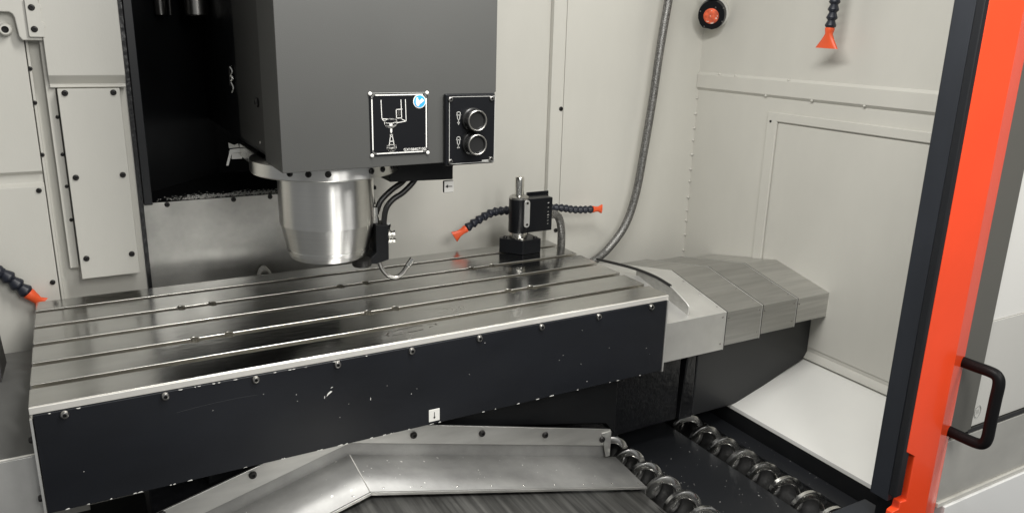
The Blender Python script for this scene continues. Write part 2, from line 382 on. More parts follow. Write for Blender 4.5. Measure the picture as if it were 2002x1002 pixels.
# dried coolant ring on the front land
def ring_stain():
    g = G(); n = 60; A = []; B = []
    for k in range(n):
        a = 2*math.pi*k/n; nz = noise.noise(Vector((math.cos(a)*2.2, math.sin(a)*2.2, 3.1)))
        rx = .060 * (1 + .22*nz); ry = .013 * (1 + .35*nz); wd = .0016 + .0012 * noise.noise(Vector((k*.9, 0, 0)))
        A.append(g.b.verts.new((.560 + (rx)*math.cos(a), 1.400 + ry*math.sin(a) + .10*rx*math.cos(a), .00035)))
        B.append(g.b.verts.new((.560 + (rx-wd*2)*math.cos(a), 1.400 + (ry-wd)*math.sin(a) + .10*rx*math.cos(a), .00035)))
    for k in range(n):
        if noise.noise(Vector((k*.35, 5, 0))) > -.18: g.b.faces.new((A[k], A[(k+1)%n], B[(k+1)%n], B[k]))
    return g
obj('coolant_stain', ring_stain(), 'stain', T)
def arc_scratch(cx, cy, rx, ry, a0, a1, wd, z=.0003):
    g = G(); n = 18; pa = pb = None
    for k in range(n + 1):
        a = math.radians(a0 + (a1 - a0)*k/n); w_ = wd * math.sin(math.pi * (k + .3) / (n + .6))
        p1 = g.b.verts.new((cx + (rx + w_)*math.cos(a), cy + (ry + w_)*math.sin(a), z)); p2 = g.b.verts.new((cx + (rx - w_)*math.cos(a), cy + (ry - w_)*math.sin(a), z))
        if pa: g.b.faces.new((pa, p1, p2, pb))
        pa, pb = p1, p2
    return g
for k in range(11):
    t = k * .0035 + random.uniform(-.001, .001)
    obj('swirl_scratch', arc_scratch(.585 + random.uniform(-.02, .02), 1.478, .085 + t*.9, .022 + t*.45, -60 + random.uniform(-30, 30), 70 + random.uniform(-25, 40), random.uniform(.0002, .0005)), 'swirl', T)
gs = G(); pr_ = None
for k in range(25):
    u = k/24; q_ = (.105 + .135*u, -.0585 + .0075*math.sin(math.pi*(.1 + .55*u)))
    if pr_: strip(gs, *pr_, *q_, .00035, 1.3446, .0003)
    pr_ = q_
obj('long_scratch', gs, 'faint', ap)

# ================================================================== TELESCOPIC COVERS OF THE TABLE WAYS
C = thing('telescopic_cover', (1.5, 1.6, -.19), 'stepped sheet steel telescopic cover between table and right wall', 'way cover', 'telescopic way covers')
segs = [(1.1925, 1.410, 0), (1.395, 1.545, 1), (1.53, 1.684, 2), (1.67, 1.8205, 3)]
def prof(k):
    return [(1.370 + .006*k, -.188 + .0065*k), (1.370 + .006*k, -.085 - .004*k), (1.590, -.036 - .006*k), (1.875 - .004*k, -.090 - .006*k), (1.875 - .004*k, -.16)]
def inset(p, d):
    return [(p[0][0] + d, p[0][1]), (p[1][0] + d, p[1][1] - d), (p[2][0], p[2][1] - d), (p[3][0] - d, p[3][1] - d), (p[4][0] - d, p[4][1])]
for a, b_, k in segs:
    p = prof(k)
    s_ = obj('cover_segment', G().prism(p + inset(p, .0025)[::-1], 'x', a, b_), 'sheet' if k == 0 else 'brushed_sheet_%d' % k, C, .0009)
    if k < 3:
        obj('wiper_seal', G().prism(inset(p, -.0009) + inset(p, .007)[::-1], 'x', b_ + .0001, b_ + .0030), 'rubber', s_)
        q_ = [(y_, z_) for y_, z_ in p]
        obj('segment_lip', G().prism([(p[0][0] - .0012, p[0][1]), (p[1][0] - .0012, p[1][1] + .001), (p[2][0], p[2][1] + .0012), (p[3][0], p[3][1] + .0012)] + [(p[3][0], p[3][1] - .001), (p[2][0], p[2][1] - .001), (p[1][0] + .001, p[1][1] - .001), (p[0][0] + .001, p[0][1])], 'x', b_ - .0016, b_ - .0001), 'sheet', s_)
    if k < 3:
        for z in (p[0][1] + .018, p[1][1] - .012): screw(s_, (b_ - .012, p[0][0], z), r=.0026, h=.0018, material='bolt', name='rivet')
        for t in (.12, .42, .72):
            y = p[1][0] + (p[2][0] - p[1][0]) * t; z = p[1][1] + (p[2][1] - p[1][1]) * t
            screw(s_, (b_ - .010, y, z), (0, -.21, .97), r=.0026, h=.0018, material='bolt', name='rivet')
    if k:
        screw(s_, (a + .03, p[0][0], p[1][1] - .016), r=.0026, h=.0018, material='bolt', name='rivet')
flap = [(1.384, -.092), (1.386, -.066), (1.393, -.054), (1.461, -.028), (1.523, -.024), (1.80, -.037), (1.80, -.075), (1.59, -.037), (1.384, -.086)]
obj('wiper_plate', G().prism([(1.384, -.088), (1.386, -.066), (1.393, -.054), (1.461, -.028), (1.523, -.023), (1.60, -.024), (1.60, -.046), (1.59, -.0375)], 'x', 1.2945, 1.2965), 'brushed_sheet_2', C, .0006)
obj('plate_edge', G().tube([(1.2955, 1.3855, -.080), (1.2955, 1.3855, -.066), (1.2955, 1.393, -.053), (1.2955, 1.461, -.027), (1.2955, 1.50, -.0235)], .0012, 8), 'sheet', C)
obj('wiper_lip', G().tube([(1.2955, 1.46, -.026), (1.2955, 1.523, -.0195), (1.2945, 1.62, -.022), (1.293, 1.78, -.040)], .0042, 8), 'rubber', C)
C2 = thing('telescopic_cover', (-.4, 1.6, -.19), 'sheet steel telescopic cover left of the table, cut by the frame', 'way cover', 'telescopic way covers')
for a, b_, k in ((-.42, -.107, 0),):
    p = [(1.375, -.25), (1.375, -.093), (1.575, -.045), (1.875, -.098), (1.875, -.17)]
    obj('cover_segment', G().prism(p + inset(p, .0025)[::-1], 'x', a, b_), 'cover_dark', C2, .0012)
obj('front_plate', G().box(-.42, -.1105, 1.3715, 1.3745, -.25, -.097), 'sheet', C2, .001)
obj('plate_edge', G().box(-.42, -.1105, 1.3710, 1.3750, -.0965, -.0935), 'edge', C2, .0008)
obj('wiper_plate', G().prism([(1.59, -.046), (1.655, .050), (1.665, .050), (1.72, -.06)], 'x', -.165, -.162), 'blackox', C2, .0006)

# ================================================================== SADDLE
S = thing('saddle', (.9, 1.6, -.404), 'black cast saddle below the table with a smooth dark end housing', 'machine saddle')
obj('casting', G().box(.05, 1.335, 1.436, 1.86, -.403, -.200), 'cast', S, .006)
obj('casting_rib', G().prism([(1.338, -.403), (1.350, -.205), (1.380, -.205), (1.384, -.403)], 'y', 1.430, 1.60), 'cast', S, .004)
pts = [(1.387, -.4035), (1.55, -.4035), (1.60, -.393), (1.70, -.354), (1.80, -.318), (1.8205, -.300), (1.8205, -.195), (1.80, -.178), (1.387, -.178)]
obj('end_housing', G().prism(pts, 'y', 1.434, 1.80), 'housing_grey', S, .004)
obj('front_block', G().prism([(.15, -.235), (.41, -.185), (1.06, -.325), (1.09, -.36), (1.09, -.196), (.15, -.196)], 'y', 1.386, 1.4355), 'black', S, .003)

# ================================================================== FRONT (Y AXIS) COVER
Y = thing('front_way_cover', (.41, 1.2, -.5), 'gabled sheet steel way cover with a screwed flange below the apron', 'way cover')
XR, HW = .4126, .655
def gable(zr, hw, drop): return [(XR - hw, zr - .27*hw - drop), (XR - hw, zr - .27*hw), (XR, zr), (XR + hw, zr - .27*hw), (XR + hw, zr - .27*hw - drop)]
def band(zr, hw, h): return [(XR - hw, zr - .265*hw), (XR, zr), (XR + hw, zr - .265*hw), (XR + hw, zr - .265*hw - h), (XR, zr - h), (XR - hw, zr - .265*hw - h)]
obj('flange', G().prism(band(-.157, .645, .044), 'y', 1.360, 1.365), 'flange_sheet', Y, .001)
obj('flange_tab', G().prism([(1.030, -.331), (1.0575, -.331), (1.0575, -.398), (1.045, -.398)], 'y', 1.3575, 1.3598), 'flange_sheet', Y, .0006)
obj('web', G().prism(band(-.1985, .645, .04), 'y', 1.3655, 1.369), 'zinc', Y, .0005)
for x, z in ((.547, -.216), (.706, -.251), (.869, -.295), (1.032, -.347), (.224, -.219), (.064, -.255)): screw(Y, (x, 1.3598, z), r=.0074, h=.006)
p = gable(-.233, .657, .12)
def roof(y0, y1, z0, z1, hw, drop):
    g = G(); A = [g.b.verts.new((x, y1, z)) for x, z in gable(z1, hw, drop)]; B = [g.b.verts.new((x, y0, z)) for x, z in gable(z0, hw, drop)]
    for k in range(4): g.b.faces.new((A[k], A[k+1], B[k+1], B[k]))
    return g
def roof_obj(name, g, material, parent, th):
    o = obj(name, g, material, parent, ang=8); so = o.modifiers.new('sheet', 'SOLIDIFY'); so.thickness = th; so.offset = -1
    return o
s1 = roof_obj('cover_segment', roof(1.242, 1.3654, -.244, -.230, .668, .12), 'zinc', Y, .003)
g = G()
for x0, x1 in ((XR - .668, XR), (XR, XR + .668)):
    za, zb = -.244 - .27*abs(x0 - XR), -.244 - .27*abs(x1 - XR)
    g.prism([(x0, za + .0012), (x1, zb + .0012), (x1, zb - .0052), (x0, za - .0052)], 'y', 1.2385, 1.2432)
obj('front_lip', g, 'flange_sheet', s1, .0008)
obj('ridge_fold', G().tube([(XR, 1.365, -.2300), (XR, 1.3, -.2375), (XR, 1.2435, -.2436)], .0011, 6, 0), 'edge', s1)
for k in range(9):
    x = XR + .03 + k * .078; screw(s1, (x, 1.256, -.243 - .27*(x - XR)), (.26, 0, .96), r=.0022, h=.0012, material='chrome', name='rivet')
    if k < 4:
        x = XR - .03 - k * .078; screw(s1, (x, 1.256, -.243 - .27*(XR - x)), (-.26, 0, .96), r=.0022, h=.0012, material='chrome', name='rivet')
roof_obj('cover_segment', roof(.85, 1.26, -.262, -.255, .652, .12), 'scratch', Y, .003)

# ================================================================== AUGERS
def auger(xc, y0, y1, pitch, phase, label):
    A = thing('chip_auger', (xc, y0, -.478), label, 'auger', 'chip augers in the trough')
    g = G(); n = int((y1 - y0) / pitch * 36); prev = None
    ri, ro, th = .0225, .0400, .0030
    for i in range(n + 1):
        y = y0 + (y1 - y0) * i / n; a = 2*math.pi*(y - y0)/pitch + phase; ca, sa = math.cos(a), math.sin(a)
        ring = [g.b.verts.new((xc + r*ca, y + d, -.478 + r*sa)) for r, d in ((ri, -th*2.2), (ri + .002, -th*2.6), (ro - .003, -th*2.2), (ro, -th*1.5), (ro, th*1.5), (ro - .003, th*2.2), (ri + .002, th*2.6), (ri, th*2.2))]
        if prev:
            for k in range(8): g.b.faces.new((prev[k], prev[(k+1) % 8], ring[(k+1) % 8], ring[k]))
        prev = ring
    obj('flight', g, 'auger', A, ang=30)
    return A
auger(1.434, .84, 1.66, .0715, .6, 'steel spiral chip auger nearest the white ramp')
auger(1.165, .84, 1.66, .0715, .9, 'steel spiral chip auger beside the gabled front cover')

# ================================================================== SPINDLE HEAD
H = thing('spindle_head', (.455, 1.6, .09), 'charcoal spindle head with a bright turned steel nose above the table', 'spindle head')
YF = 1.43
obj('housing', G().prism([(.327, .3315), (.327, 1.28), (.763, 1.28), (.763, .4705), (.7605, .4705), (.7605, .3335)], 'y', YF, 1.565), 'head', H, .004, 3)
obj('rear_housing', G().box(.338, .755, 1.5655, 2.33, .335, 1.28), 'black', H, .003)
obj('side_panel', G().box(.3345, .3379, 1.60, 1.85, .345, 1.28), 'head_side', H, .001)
screw(H, (.3345, 1.64, .44), (-1, 0, 0), r=.010, h=.006); screw(H, (.3345, 1.64, .36), (-1, 0, 0), r=.003, h=.002, material='chrome')
SX, SY = .4555, 1.605
fl = obj('flange', G().lathe([(.09, .3035), (.148, .3035), (.1505, .306), (.1505, .3305), (.09, .3305)], (SX, SY, 0), seg=72), 'turned', H, origin=(SX, SY, .31))
obj('mounting_plate', G().prism([(.330, 1.62), (.332, 1.86), (.60, 1.86), (.60, 1.62)], 'z', .300, .3305), 'brushed', H, .002)
for deg in (-118, -104, -70, -58, -44, -132):
    a = math.radians(deg); ca, sa = math.cos(a), math.sin(a)
    screw(fl, (SX + .1495*ca, SY + .1495*sa, .319), (ca, sa, 0), r=.0062, h=.004)
nose = obj('spindle_nose', G().lathe([(.080, .2985), (.0985, .2985), (.0985, .193), (.0976, .1924), (.0972, .191), (.0866, .142), (.0850, .1408), (.0850, .1390), (.0864, .1378), (.0850, .130),
        (.080, .1205), (.076, .1185), (.056, .1185), (.050, .122), (.026, .122), (.022, .15), (0, .16)], (SX, SY, 0), seg=96), 'turned', H, ang=9, origin=(SX, SY, .2))
# instruction plate
sp = obj('instruction_plate', G().prism([(.4945, .354), (.6125, .354), (.6115, .473), (.4935, .473)], 'y', YF - .0022, YF - .0002), 'sign', H, .0006)
g = G(); yl = YF - .0023
x0, x1, z0, z1, c = .4985, .6085, .3585, .4685, .006
lp = []
for cx, cz, a0 in ((x1 - c, z1 - c, 0), (x0 + c, z1 - c, 90), (x0 + c, z0 + c, 180), (x1 - c, z0 + c, 270)):
    for k in range(5): a = math.radians(a0 + 22.5*k); lp.append((cx + c*math.cos(a), cz + c*math.sin(a)))
for a, b_ in zip(lp, lp[1:] + lp[:1]): strip(g, *a, *b_, .0022, yl)
obj('plate_border', g, 'whiteline', sp)
g = G(); strip(g, .4955, .4722, .6105, .4722, .0009, yl); obj('plate_border', g, 'signline', sp)
for x, z in ((.4955, .4715), (.6105, .4715), (.6115, .3555), (.4965, .3555)):
    obj('rivet', G().lathe([(0, 0), (.0036, 0), (.0034, .001), (.0018, .0018), (0, .002)], (x, yl, z), (0, -1, 0), 14), 'white', sp)
g = G(); l = .0012
for a in ((.5165, .459, .5175, .4245), (.5565, .459, .5575, .4225), (.5655, .459, .5665, .4185), (.5175, .4245, .546, .4225), (.5175, .4245, .5245, .4175), (.5665, .4185, .549, .4160),
          (.5575, .4225, .5665, .4185), (.5465, .441, .5585, .4415), (.5465, .441, .5470, .4245), (.5470, .4245, .5575, .4250)): strip(g, *a, l, yl)
def ell(cx, cz, rx, rz, w_, a0=0, a1=360):
    n = 20; P_ = [(cx + rx*math.cos(math.radians(a0 + (a1-a0)*k/n)), cz + rz*math.sin(math.radians(a0 + (a1-a0)*k/n))) for k in range(n + 1)]
    for p_, q_ in zip(P_, P_[1:]): strip(g, *p_, *q_, w_, yl)
ell(.5352, .4195, .0125, .0042, .0014); ell(.5352, .4145, .0125, .0045, .0012, 180, 360); ell(.5352, .4105, .010, .003, .001, 180, 360)
strip(g, .5227, .4195, .5229, .4145, .0012, yl); strip(g, .5477, .4195, .5475, .4145, .0012, yl)
for z in (.4355, .4300): ell(.5523, z, .0014, .0019, .0016)
strip(g, .5345, .4125, .5365, .4125, .004, yl)
strip(g, .5358, .4035, .5358, .4000, .0036, yl); strip(g, .5358, .3985, .5358, .3975, .0016, yl)
for a in ((.5345, .394, .5310, .3725), (.5375, .394, .5415, .3725), (.5340, .394, .5380, .394), (.5338, .390, .5384, .390), (.5320, .381, .5405, .381)): strip(g, *a, l, yl)
ell(.5362, .3715, .0090, .0030, .0016); ell(.5362, .3680, .0092, .0034, .0018, 180, 360); ell(.5362, .3640, .0062, .0026, .0014); strip(g, .5272, .3712, .5275, .3675, .0014, yl); strip(g, .5452, .3712, .5450, .3675, .0014, yl)
obj('plate_drawing', g, 'whiteline', sp)
text_mesh('plate_number', 'GX108407100', .0078, (.5835, YF - .0026, .3632), 'whiteline', sp)
bd = obj('blue_disc', G().cyl((.5945, yl, .4555), (0, -1, 0), .0132, .0008, 32), 'white', sp)
obj('blue_field', G().cyl((.5945, yl - .00085, .4555), (0, -1, 0), .0115, .0005, 32), 'blue', sp)
g = G(); c0 = (.5945, .4555)
for poly in ([(-8, -1), (-7.5, 5), (-6, 8), (-3.5, 7.5), (-3, 4), (-1, 2), (-.5, -6), (-2.5, -9.5), (-6, -8), (-8, -4)], [(-1.5, 1), (2, 3), (4.5, 6), (9.5, 1.5), (4.5, -2.5), (-1, -6)]):
    g.prism([(c0[0] + a*.001, c0[1] + b_*.001) for a, b_ in poly], 'y', yl - .0018, yl - .0013)
obj('manual_symbol', g, 'white', sp)
# push button box
pb = obj('button_box', G().box(.6455, .7555, 1.418, YF - .0002, .3280, .4690), 'sign', H, .003)
g = G()
for a in ((.6535, .4635, .7545, .4635), (.7545, .4635, .7545, .3315), (.7545, .3315, .6535, .3315), (.6535, .3315, .6535, .4635)): strip(g, *a, .0010, 1.4179)
obj('panel_border', g, 'signline', pb)
for x, z in ((.6585, .4590), (.7495, .4590), (.7495, .3370), (.6585, .3370)): screw(pb, (x - .003, 1.418, z), r=.0052, h=.004, material='bolt')
for x, z in ((.7065, .4185), (.7070, .3710)):
    bt = obj('push_button', G().lathe([(0, 0), (.0235, 0), (.0235, .006), (.0215, .008), (.0205, .014), (.0215, .0155), (.0215, .0225), (.0200, .0245), (.0170, .0245), (.0150, .021), (0, .0205)], (x - .003, 1.418, z), (0, -1, 0), 40), 'rubber', pb)
    obj('button_ring', G().lathe([(.0178, 0), (.0206, 0), (.0206, .0008), (.0192, .0016), (.0178, .0008)], (x - .003, 1.3936, z), (0, -1, 0), 40), 'bolt', bt)
g = G(); yb = 1.4179
for zc, s_ in ((.424, 1), (.375, -1)):
    for a in ((-.0035, .010, .0035, .010), (-.0035, .010, -.0035, .004), (.0035, .010, .0035, .004), (-.0045, .004, .0045, .004), (-.003, .004, -.002, -.005), (.003, .004, .002, -.005), (-.002, -.005, .002, -.005), (0, -.006, 0, -.012)):
        strip(g, .6735 + a[0], zc + a[1], .6735 + a[2], zc + a[3], .0014, yb)
    g.prism([(.6735 - .003, zc - .010), (.6735 + .003, zc - .010), (.6735, zc - .0155)] if s_ > 0 else [(.6735 - .003, zc - .0125), (.6735 + .003, zc - .0125), (.6735, zc - .0075)], 'y', yb - .0006, yb)
strip(g, .728, .3345, .744, .3345, .0028, yb)
obj('button_symbols', g, 'signline', pb)
# bracket and label under the head
br = obj('hose_bracket', G().prism([(.575, .278), (.7215, .274), (.7215, .303), (.745, .3262), (.575, .3310)], 'y', 1.545, 1.60), 'black', H, .002)
la = obj('arrow_label', G().box(.696, .7205, 1.538, 1.5445, .247, .2735), 'blackox', H, .002)
obj('label_face', G().box(.6970, .7195, 1.5372, 1.5379, .248, .2725), 'white', la, .001)
g = G(); strip(g, .704, .261, .715, .2605, .0016, 1.5371); g.prism([(.7055, .2650), (.7055, .2572), (.6995, .2611)], 'y', 1.5365, 1.5371); obj('arrow', g, 'blackox', la)
# coolant block and lines of the nose
cb = obj('coolant_block', G().prism([(.545, .130), (.5455, .186), (.5745, .183), (.5735, .106), (.545, .099), (.526, .102), (.527, .110), (.545, .124)], 'y', 1.555, 1.605), 'black', H, .0015)
obj('coolant_foot', G().lathe([(0, .0985), (.0195, .0985), (.021, .101), (.021, .114), (0, .114)], (.514, 1.56, 0), seg=28), 'blackox', cb)
obj('fitting_plate', G().prism([(.5748, .176), (.584, .178), (.5855, .182), (.5755, .186), (.5755, .138), (.582, .138)], 'y', 1.570, 1.573), 'sheet', cb, .0005)
for z in (.163, .147):
    obj('hex_fitting', G().lathe([(0, 0), (.0068, 0), (.0068, .006), (.0048, .006), (.0048, .010), (.0062, .010), (.0062, .015), (.003, .017), (0, .017)], (.576, 1.565, z), (1, -.25, 0), 6), 'chrome', cb)
obj('hex_fitting', G().lathe([(0, 0), (.008, 0), (.008, .012), (.0065, .013), (.0065, .017), (.0085, .018), (.0085, .034), (0, .034)], (.5515, 1.575, .187), (0, 0, 1), 10), 'chrome', cb)
obj('coolant_hose', G().tube([(.651, 1.575, .335), (.650, 1.575, .300), (.643, 1.572, .275), (.615, 1.568, .250), (.588, 1.566, .235), (.572, 1.565, .215), (.566, 1.565, .180)], .0062, 12), 'rubber', H)
obj('coolant_hose', G().tube([(.636, 1.59, .335), (.635, 1.59, .300), (.624, 1.588, .272), (.592, 1.584, .252), (.567, 1.58, .232), (.556, 1.578, .210)], .0062, 12), 'rubber', H)
obj('coolant_hose', G().tube([(.552, 1.60, .30), (.549, 1.595, .26), (.554, 1.585, .224)], .003, 8), 'rubber', H)
obj('spray_tube', G().tube([(.556, 1.57, .100), (.562, 1.57, .083), (.575, 1.568, .066), (.592, 1.566, .060), (.606, 1.564, .067), (.622, 1.562, .088), (.629, 1.562, .097)], .0052, 12), 'bolt', H)
obj('spray_tip', G().tube([(.619, 1.562, .084), (.631, 1.5615, .0995)], .0064, 12, 0), 'chrome', H)

# ================================================================== THINGS IN THE RECESS
K = thing('chute_bracket', (.32, 1.88, .28), 'small silver bracket behind the left side of the spindle head', 'bracket')
obj('plate', G().prism([(.300, .280), (.311, .316), (.337, .318), (.3375, .309), (.314, .308), (.305, .280)], 'y', 1.86, 1.863), 'sheet', K)
obj('block', G().box(.314, .337, 1.865, 1.90, .293, .3075), 'sheet', K, .001)
obj('plate', G().prism([(.310, .318), (.309, .331), (.322, .325), (.330, .328), (.333, .319)], 'y', 1.866, 1.868), 'chrome', K)
L_ = thing('latch', (.335, 1.9, .45), 'small chrome latch on the dark rear side of the spindle head', 'latch')
obj('latch_plate', G().prism([(.327, .455), (.336, .452), (.336, .50), (.328, .498)], 'y', 1.90, 1.905), 'blackox', L_, .001)
for z0, z1 in ((.479, .496), (.466, .477), (.440, .462)):
    obj('latch_finger', G().tube([(.331, 1.898, z0), (.334, 1.893, (z0 + z1)/2), (.331, 1.898, z1)], .003, 8), 'chrome', L_)
for (x, y, r, lab) in ((.2235, 2.15, .013, 'slim tool shank hanging left in the dark recess'), (.306, 2.15, .028, 'broad steel tool holder hanging in the dark recess')):
    q = thing('tool_holder', (x, y, .607), lab, 'tool holder', 'tool holders in the recess')
    obj('shank', G().lathe([(0, .607), (r*.9, .607), (r, .610), (r, .66), (r*1.2, .665), (r*1.2, .80), (0, .80)], (x, y, 0), seg=28), 'bolt', q)
    obj('pull_stud', G().lathe([(0, .607), (.004, .607), (.004, .68), (0, .68)], (x + r + .009, y + .01, 0), seg=14), 'blackox', q)

# ================================================================== COVERS AT THE LEFT
U = thing('upper_column_cover', (.045, 1.95, .45), 'tall pale sheet metal cover, upper one left of the black recess', 'machine cover', 'pale column covers')
obj('cover_sheet', G().prism([(1.92, 1.25), (1.92, .478), (1.938, .4595), (1.934, .4535), (1.936, .4515), (1.971, .4515), (1.971, 1.25)], 'x', -.028, .1165), 'wall', U, .0015)
V = thing('lower_column_cover', (.045, 1.95, .03), 'screwed pale sheet metal cover, lower one left of the black recess', 'machine cover', 'pale column covers')
obj('cover_sheet', G().box(-.0155, .1025, 1.918, 1.9712, .034, .4505), 'wall', V, .0016)
for x in (-.002, .0895):
    for z in (.442, .263, .081): screw(V, (x, 1.918, z), r=.0062, h=.0045)
W_ = thing('hinged_access_plate', (-.08, 1.94, .547), 'pale bracket plate with a two-screw hinge at the upper left', 'access plate')
pts = [(-.9, .70), (-.9, .602), (-.081, .602), (-.076, .598), (-.0735, .592), (-.070, .556), (-.065, .5475), (-.0285, .5475), (-.0285, .70)]
obj('plate', G().prism(pts, 'y', 1.926, 1.9495), 'wall', W_, .0025)
hp = obj('hinge_leaf', G().prism([(-.052, .628), (-.052, .557), (-.050, .5545), (-.0235, .5545), (-.0230, .572), (-.0205, .5755), (-.0215, .583), (-.0265, .586), (-.0265, .606), (-.0235, .611), (-.0245, .618), (-.0275, .6195), (-.0285, .628)], 'y', 1.9180, 1.9255), 'wall', W_, .0012)
for z in (.612, .570): screw(hp, (-.041, 1.918, z), r=.0062, h=.003)
obj('pipe_end', G().lathe([(.0068, -.004), (.0068, .020), (.0095, .020), (.0118, .017), (.0125, .010), (.0125, 0)], (-.0925, 1.9495, .568), (0, -1, 0), 28), 'wall', W_)
obj('pipe_hole', G().cyl((-.0925, 1.9495, .568), (0, -1, 0), .0067, .012, 20), 'hexhole', W_)

# ================================================================== TOOL SETTER ON THE TABLE
B = thing('tool_setter', (1.045, 1.82, 0), 'black tool setting probe with steel stylus standing on the table', 'probe')
obj('base', G().prism([(1.008, 1.852), (1.000, 1.838), (1.044, 1.784), (1.104, 1.788), (1.104, 1.862)], 'z', .0004, .040), 'sign', B, .0015)
for x, y in ((1.018, 1.838), (1.092, 1.80), (1.092, 1.85)): screw(B, (x, y, .040), (0, 0, 1), r=.006, h=.005)
screw(B, (1.046, 1.795, .040), (0, 0, 1), r=.006, h=.006, material='chrome')
tx, ty = 1.050, 1.822
obj('collar', G().lathe([(.018, .040), (.024, .040), (.0255, .044), (.0245, .058), (.022, .059)], (tx, ty, 0), seg=36), 'brushed', B)
obj('body', G().lathe([(0, .058), (.0265, .058), (.0278, .060), (.0278, .151), (0, .151)], (tx, ty, 0), seg=40), 'sign', B)
obj('cap', G().lathe([(0, .151), (.0268, .151), (.0268, .156), (.021, .160), (0, .160)], (tx, ty, 0), seg=40), 'bolt', B)
obj('stylus', G().lathe([(0, .158), (.0120, .158), (.0120, .184), (.0128, .1845), (.0128, .208), (.0115, .2105), (0, .2105)], (tx, ty, 0), seg=32), 'chrome', B)
obj('housing', G().box(1.055, 1.144, 1.797, 1.845, .058, .152), 'sign', B, .003)
obj('rear_plate', G().box(1.088, 1.160, 1.8455, 1.851, .064, .160), 'sign', B, .006, 3)
g = G(); n = 10
pp = [(1.0585 + .0085*math.cos(math.pi*k/n), .143 + .0085*math.sin(math.pi*k/n)) for k in range(n + 1)] + [(1.0585 - .0085*math.cos(math.pi*k/n), .0835 - .0085*math.sin(math.pi*k/n)) for k in range(n + 1)]
sl = obj('slot_plate', G().prism(pp, 'y', 1.7900, 1.7965), 'sheet', B, .001)
for z in (.143, .0835): screw(sl, (1.0585, 1.790, z), r=.0035, h=.002)
g = G()
for k, z in enumerate((.137, .124, .112, .103, .096, .087, .078)): strip(g, 1.128, z, 1.1305, z + .0006, .0022 if k in (0, 3) else .0012, 1.7969)
obj('scale_marks', g, 'signline', B)
obj('gland', G().cyl((1.1445, 1.826, .094), (1, 0, 0), .0115, .014, 20, .002), 'bolt', B)
obj('braided_cable', G().tube([(1.155, 1.826, .094), (1.172, 1.83, .094), (1.192, 1.838, .080), (1.205, 1.845, .052), (1.212, 1.85, .015), (1.214, 1.852, -.06)], .0115, 16), 'braid', B)

# ================================================================== HOSES
def seg_mesh():
    g = G().lathe([(0, 0), (.0085, 0), (.0098, .003), (.0135, .012), (.0142, .0150), (.0128, .0175), (.0100, .020), (.0090, .0235), (0, .0235)], (0, 0, 0), (0, 0, 1), 20)
    me = g.mesh('hose_segment', ang=60); me.materials.append(M['hose']); return me
SEG = seg_mesh()
def noz_mesh(wid, length):
    g = G(); n = 28; rings = []
    for rx, ry, h in ((.0115, .0115, 0), (.0118, .0118, .004), (.0105, .0105, .010), (.0098, .0090, .016), (wid*.55, .0070, .016 + length*.4), (wid, .0050, .016 + length), (wid*.93, .0030, .016 + length), (wid*.5, .002, .016 + length*.6)):
        rings.append([g.b.verts.new((rx*math.copysign(abs(math.cos(2*math.pi*k/n))**.8, math.cos(2*math.pi*k/n)), ry*math.sin(2*math.pi*k/n), h)) for k in range(n)])
    for A, B_ in zip(rings, rings[1:]):
        for k in range(n): g.b.faces.new((A[k], A[(k+1) % n], B_[(k+1) % n], B_[k]))
    g.b.faces.new(rings[0][::-1]); g.b.faces.new(rings[-1])
    me = g.mesh('nozzle', ang=50); me.materials.append(M['orange_plastic']); return me
def resample(pts, step):
    pts = [Vector(p) for p in pts]; g = []
    Q = [2*pts[0]-pts[1]] + pts + [2*pts[-1]-pts[-2]]; P_ = []
    for i in range(1, len(Q) - 2):
        for k in range(24):
            t = k/24; a, b_, c, d = Q[i-1:i+3]
            P_.append(.5 * ((2*b_) + (-a + c)*t + (2*a - 5*b_ + 4*c - d)*t*t + (-a + 3*b_ - 3*c + d)*t**3))
    P_.append(pts[-1]); out = [P_[0]]; acc = 0
    for a, b_ in zip(P_, P_[1:]):
        acc += (b_ - a).length
        if acc >= step: out.append(b_.copy()); acc = 0
    return out
def seg_hose(pts, label, wid, length, flatdir, scale=1.):
    pl = resample(pts, .0192 * scale)
    t = thing('segmented_hose', pl[0], label, 'coolant hose', 'segmented coolant hoses')
    for a, b_ in zip(pl, pl[1:]):
        o = bpy.data.objects.new('hose_segment', SEG); col.objects.link(o); o.parent = t; o.location = a - pl[0]; o.scale = (scale,)*3
        o.rotation_euler = Vector((0, 0, 1)).rotation_difference((b_ - a).normalized()).to_euler()
    d = (pl[-1] - pl[-2]).normalized(); z = d; x = Vector(flatdir); x = (x - z*x.dot(z)).normalized(); y = z.cross(x)
    o = bpy.data.objects.new('nozzle', noz_mesh(wid, length)); col.objects.link(o); o.parent = t; o.location = pl[-1] - pl[0]; o.scale = (scale,)*3
    o.rotation_euler = Matrix((x, y, z)).transposed().to_euler()
seg_hose([(1.10, 1.925, .094), (1.060, 1.925, .094), (1.02, 1.925, .092), (.975, 1.927, .072), (.938, 1.93, .050)], 'dark segmented coolant hose left of the tool probe, orange nozzle down', .020, .030, (.75, 0, -.6), .92)
seg_hose([(1.16, 1.93, .088), (1.20, 1.93, .090), (1.26, 1.93, .084), (1.31, 1.93, .074), (1.372, 1.93, .070)], 'dark segmented coolant hose right of the tool probe, orange nozzle level', .017, .026, (0, 0, 1), .86)
seg_hose([(1.745, 1.452, .86), (1.757, 1.452, .78), (1.762, 1.452, .70), (1.760, 1.453, .648), (1.758, 1.454, .604)], 'dark segmented coolant hose hanging on the right wall with flared nozzle', .036, .036, (0, 1, 0), 1.0)
